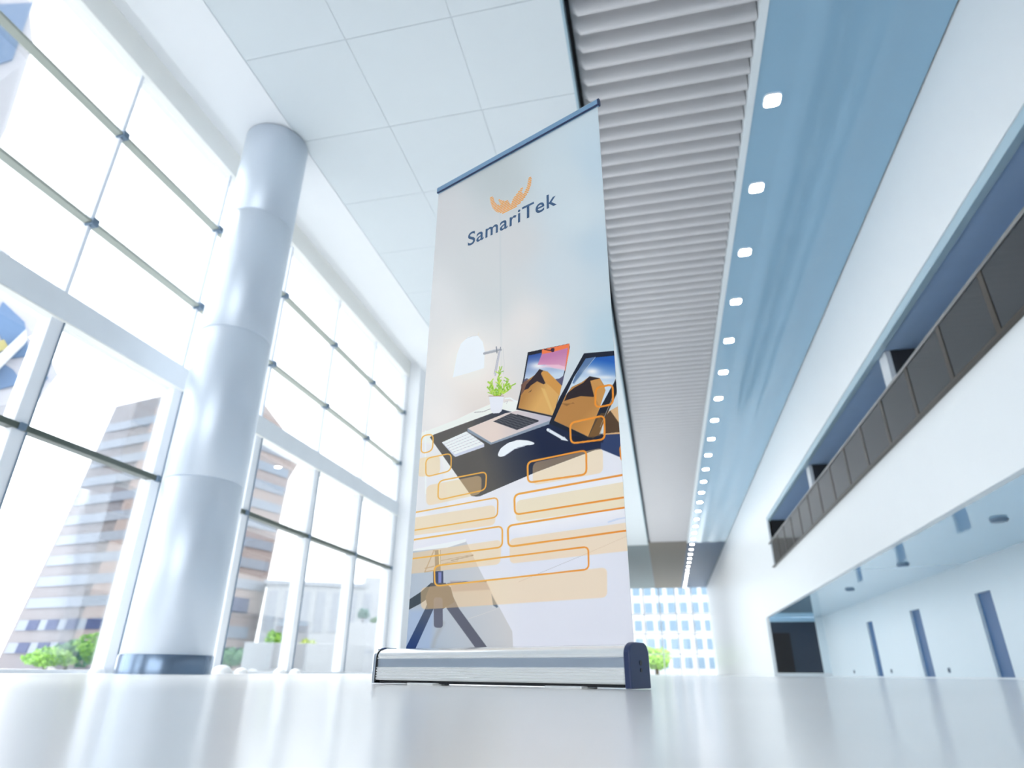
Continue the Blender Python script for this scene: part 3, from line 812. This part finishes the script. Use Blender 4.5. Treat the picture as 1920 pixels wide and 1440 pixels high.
# office tower with brown bands
HT = 18.3
C0 = polar(-40, 45); LB = Vector((-42.9, 36.5, 0)); LT = Vector((-39.4, 36.6, HT)); LMd = Vector((-41.0, 36.55, 9))
N1 = Vector((-27.9, 38.4, HT)); R1 = Vector((-27.0, 42.0, 16.1)); RB = Vector((-27.35, 41.2, 0))
CT = C0.copy(); CT.z = HT
bk = Vector((-38, 47, 0)); bkt = Vector((-38, 47, HT))
t = thing('office_tower', 'tall brown and pale banded office tower seen through the glass behind the column', 'building', (C0.x, C0.y, -.13))
off = -Vector((C0.x, C0.y, -.13))


def rel(*ps): return [tuple(Vector(p) + off) for p in ps]


mb = MB()
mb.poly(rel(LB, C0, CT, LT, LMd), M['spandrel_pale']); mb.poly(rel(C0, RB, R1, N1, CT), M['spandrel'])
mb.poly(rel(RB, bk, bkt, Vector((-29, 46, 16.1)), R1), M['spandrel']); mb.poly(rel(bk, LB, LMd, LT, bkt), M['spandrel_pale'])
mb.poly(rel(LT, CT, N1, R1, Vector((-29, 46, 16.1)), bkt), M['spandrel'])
mb.build('facade', t)


def edge_l(z):       # left silhouette of the tower at height z
    return LB.lerp(LMd, z / 9) if z < 9 else LMd.lerp(LT, (z - 9) / (HT - 9))


nl = Vector((C0.y - LB.y, -(C0.x - LB.x), 0)).normalized()
if nl.dot(-C0) < 0: nl = -nl
nr = Vector((R1.y - C0.y, -(R1.x - C0.x), 0)).normalized()
if nr.dot(Vector((1, 0, 0))) < 0: nr = -nr


def strip(l0, r0, l1, r1, nrm, dep, m):
    q0 = [l0, r0, r1, l1]; q1 = [p + nrm * dep for p in q0]
    b_ = MB(); b_.prism(rel(*q0), rel(*q1), m); return b_


# browner cladding bay next to the corner
mbb = MB()
for z in range(0, 13):
    za, zb = .2 + z * 1.38, .2 + z * 1.38 + .75
    if zb > HT: break
    e0, e1 = edge_l(za), edge_l(zb)
    s0 = e0.lerp(Vector((C0.x, C0.y, za)), .46); s1 = e1.lerp(Vector((C0.x, C0.y, zb)), .46)
    q0 = [s0, Vector((C0.x, C0.y, za)), Vector((C0.x, C0.y, zb)), s1]
    mbb.prism(rel(*q0), rel(*[p + nl * .05 for p in q0]), M['spandrel'])
mbb.build('cladding', t)
for z in range(0, 12):
    za, zb = .95 + z * 1.38, .95 + z * 1.38 + .63
    e0, e1 = edge_l(za), edge_l(zb); c0, c1 = Vector((C0.x, C0.y, za)), Vector((C0.x, C0.y, zb))
    e0, e1 = e0.lerp(c0, .03), e1.lerp(c1, .03)
    low = z < 2
    strip(e0, c0, e1, c1, nl, .08, M['band']).build('window_band', t)
    segs = [(.5, .6), (.64, .76), (.8, .92)] if low else ([(.9, .97)] if z < 6 else [])
    if low: segs += [(.08, .16), (.22, .3), (.36, .44)]
    for a, b_ in segs:
        p0, p1, p2, p3 = e0.lerp(c0, a), e0.lerp(c0, b_), e1.lerp(c1, b_), e1.lerp(c1, a)
        q0 = [p + nl * .08 for p in (p0, p1, p2, p3)]
        wb = MB(); wb.prism(rel(*q0), rel(*[p + nl * .05 for p in q0]), M['band_navy']); wb.build('dark_window', t)
    if z > 2:
        r0, r1 = RB.lerp(R1, za / 16.1), RB.lerp(R1, zb / 16.1); r0.z = za; r1.z = zb
        if zb < 16: strip(c0.lerp(r0, .02), r0.lerp(c0, .03), c1.lerp(r1, .02), r1.lerp(c1, .03), nr, .08, M['band']).build('window_band', t)
for z0, z1, a, b_, m in ((2.0, 2.5, .05, .55, 'band_navy'), (2.0, 2.7, .6, .9, 'band'), (3.6, 4.5, .62, .85, 'band_navy'), (.9, 1.4, .1, .95, 'band_navy')):
    c0, c1 = Vector((C0.x, C0.y, z0)), Vector((C0.x, C0.y, z1)); r0, r1 = RB.copy(), RB.copy(); r0.z = z0; r1.z = z1
    strip(c0.lerp(r0, a), c0.lerp(r0, b_), c1.lerp(r1, a), c1.lerp(r1, b_), nr, .1, M[m]).build('window_band', t)

# jagged glass building at the far left
ax = math.radians(-57); nrm = Vector((math.sin(ax), math.cos(ax), 0)); DP = 17.0


def onp(az, el, back=0.0):
    a = math.radians(az); d = Vector((math.sin(a), math.cos(a), el)); k = (DP + back) / d.dot(nrm); return d * k


t = thing('jagged_building', 'pale jagged building with blue glazing at the far left outside the glass', 'building', tuple(onp(-64, 0)))
off = -onp(-64, 0)
prof = [(-51.45, .369), (-53.2, .415), (-54.9, .478), (-56.3, .505), (-58.1, .552), (-63.5, .66), (-64.5, .72), (-61.9, .785), (-61.1, .83), (-61.0, .88), (-62.65, .96), (-63.2, 1.15), (-70, 1.2),
        (-74, 0.0), (-64, 0.0), (-58, .16), (-55.6, .30), (-54.2, .31), (-52.5, .328)]
mb = MB(); f0 = [onp(a, e) for a, e in prof]; f1 = [p + nrm * 4 for p in f0]
mb.prism(rel(*f1), rel(*f0), M['tower_grey']); mb.build('facade', t)
for pr_ in ([(-62.2, .95), (-61.75, .83), (-63, .79), (-64.5, .9)], [(-63.3, 1.1), (-62.7, .99), (-65, .95), (-66, 1.1)],
            [(-54.6, .43), (-53.6, .385), (-54.6, .375), (-56.4, .42), (-56.3, .45)], [(-54.2, .36), (-53.4, .345), (-54.6, .33), (-56.8, .36), (-56.8, .38)],
            [(-57.2, .50), (-56.3, .47), (-58.5, .47), (-60, .52)], [(-52.6, .375), (-52.0, .36), (-52.6, .345), (-53.2, .36)]):
    q0 = [onp(a, e) for a, e in pr_]; mb = MB(); mb.prism(rel(*q0), rel(*[p - nrm * .06 for p in q0]), M['tower_blue']); mb.build('blue_glazing', t)
for pr_ in ([(-55.4, .398), (-54.9, .388), (-55.4, .38), (-55.9, .39)], [(-56.2, .362), (-55.7, .352), (-56.2, .345), (-56.7, .355)]):
    q0 = [onp(a, e, -.07) for a, e in pr_]; mb = MB(); mb.prism(rel(*q0), rel(*[p - nrm * .06 for p in q0]), M['tower_yellow']); mb.build('yellow_panel', t)
q0 = [onp(-54.1, .40, -.1), onp(-54.4, .415, -.1), onp(-57.5, .27, -.1), onp(-57.2, .25, -.1)]
mb = MB(); mb.prism(rel(*q0), rel(*[p - nrm * .3 for p in q0]), M['far_white']); mb.build('white_brace', t)

# low white building with columns
ax = math.radians(-28); fw = Vector((math.sin(ax), math.cos(ax), 0)); rt = Vector((math.cos(ax), -math.sin(ax), 0))
base = fw * 48
t = thing('white_building', 'low pale white building with a grid of windows beyond the right-hand panes', 'building', (base.x, base.y, -.13), -ax)
mb = MB(); mb.box(-4.4, 5.6, 0, 5, 0, 5.6, M['far_white']); mb.box(-4.6, 2.2, -.2, 5.2, 5.6, 5.85, M['far_grey']); mb.box(2.2, 5.8, .4, 5, 5.6, 6.4, M['far_white']); mb.build('facade', t)
for k in range(9):
    mb = MB(); mb.box(-4.2 + k * 1.06, -3.6 + k * 1.06, -.06, .05, 2.6, 5.2, M['far_grey']); mb.build('window', t)
for k in range(5):
    mb = MB(); mb.box(-4.3 + k * .38, -4.05 + k * .38, -.06, .05, .6, 2.3, M['far_grey']); mb.build('window', t)
base = fw * 24
t = thing('garden_wall', 'long low white garden wall in front of the white building outside', 'wall', (base.x, base.y, -.13), -ax)
mb = MB(); mb.box(-2.6, 4.2, 0, .6, 0, 1.02, M['far_white']); mb.build('wall_body', t, bevel=.02)
mb = MB(); mb.box(1.3, 2.6, -.03, .02, .72, .85, M['far_grey']); mb.build('slot', t)
base = fw * 40
t = thing('terrace_block', 'pale raised terrace block carrying a small tree beyond the garden wall', 'wall', (base.x, base.y, -.13), -ax)
mb = MB(); mb.box(.6, 6.2, 0, 3, 0, 2.75, M['far_white']); mb.build('block', t, bevel=.03)


def tree(name, label, az, d, z0, w_, h_, mat, nl_=1400, cat='tree', group=None, trunk=True, cz=.5):
    p = polar(az, d); t_ = thing(name, label, cat, (p.x, p.y, z0), group=group)
    b_ = MB(); rr = random.Random(int(-az * 10))
    blobs = [(rr.uniform(-.3, .3) * w_, rr.uniform(-.25, .25) * w_, rr.uniform(.35, .8) * h_, rr.uniform(.22, .36)) for _ in range(9)]
    for _ in range(nl_):
        bx, by, bz, br = rr.choice(blobs)
        th, ph = rr.uniform(0, 6.283), math.acos(rr.uniform(-1, 1)); r_ = rr.uniform(.7, 1.0) * br
        c_ = Vector((bx + r_ * w_ * math.sin(ph) * math.cos(th), by + r_ * w_ * math.sin(ph) * math.sin(th), bz + r_ * h_ * .7 * math.cos(ph)))
        if c_.z < .05: c_.z = rr.uniform(.05, .2)
        s_ = .05 * h_ * rr.uniform(.7, 1.4) + .02
        u_ = Vector((rr.uniform(-1, 1), rr.uniform(-1, 1), rr.uniform(-1, 1))).normalized(); v_ = u_.orthogonal().normalized()
        b_.poly([c_ - u_ * s_, c_ - v_ * s_ * .5, c_ + u_ * s_, c_ + v_ * s_ * .5], mat)
    b_.build('foliage', t_)
    if trunk:
        k_ = MB(); k_.lathe(0, 0, [(.05 * w_, 0), (.035 * w_, h_ * .4), (.015 * w_, h_ * .75)], M['bark'], 10); k_.build('trunk', t_)
    return t_


tree('leafy_tree', 'bright yellow-green tree in front of the banded tower, close beside the left mullion', -43.6, 30, -.13, 2.0, 1.45, M['leaf'], 1800, group='green trees below the banded tower')
tree('leafy_tree', 'mid green tree in front of the banded tower, middle of three', -45.6, 33.5, -.13, 1.6, 1.35, M['leaf_dark'], 1200, group='green trees below the banded tower')
tree('leafy_tree', 'pale yellow-green low tree at the left foot of the banded tower', -46.8, 29, -.13, 1.7, 1.0, M['leaf'], 1200, group='green trees below the banded tower')
tree('dark_shrub', 'dark green shrub seen just right of the column base', -34.9, 29, -.13, 1.5, 1.1, M['leaf_dark'], 1200, 'shrub', trunk=True)
tree('green_shrub', 'bright green shrub rising behind the white garden wall', -31.8, 34, -.13, .95, 2.05, M['leaf'], 1000, 'shrub')
tree('yellow_shrub', 'yellow-green low shrub behind the white garden wall', -29.4, 33, -.13, 1.5, 1.65, M['leaf_yellow'], 900, 'shrub')
tree('teal_tree', 'small teal green tree standing on the pale terrace block', -25.3, 41.5, 2.62, .7, .95, M['leaf_teal'], 700)
tree('small_shrub', 'small green shrub beside the teal tree on the terrace block', -24.3, 41.5, 2.62, .55, .5, M['leaf_dark'], 500, 'shrub')
tree('end_tree', 'yellow-green tree beyond the far end glazing, right of the banner', -0.9, 78, -.13, 4.5, 3.4, M['leaf'], 1600)

# glazed block beyond the far end
t = thing('glazed_block', 'pale blue glazed office block beyond the far end of the hall', 'building', (0, 92, -.13))
mb = MB(); mb.box(-12, 16, 0, 10, 0, 14.5, M['far_white']); mb.build('facade', t)
for k in range(18):
    for j in range(6):
        mb = MB(); mb.box(-11.5 + 1.52 * k, -10.55 + 1.52 * k, -.08, .1, .9 + 2.25 * j, 2.2 + 2.25 * j, M['far_blue']); mb.build('window', t)
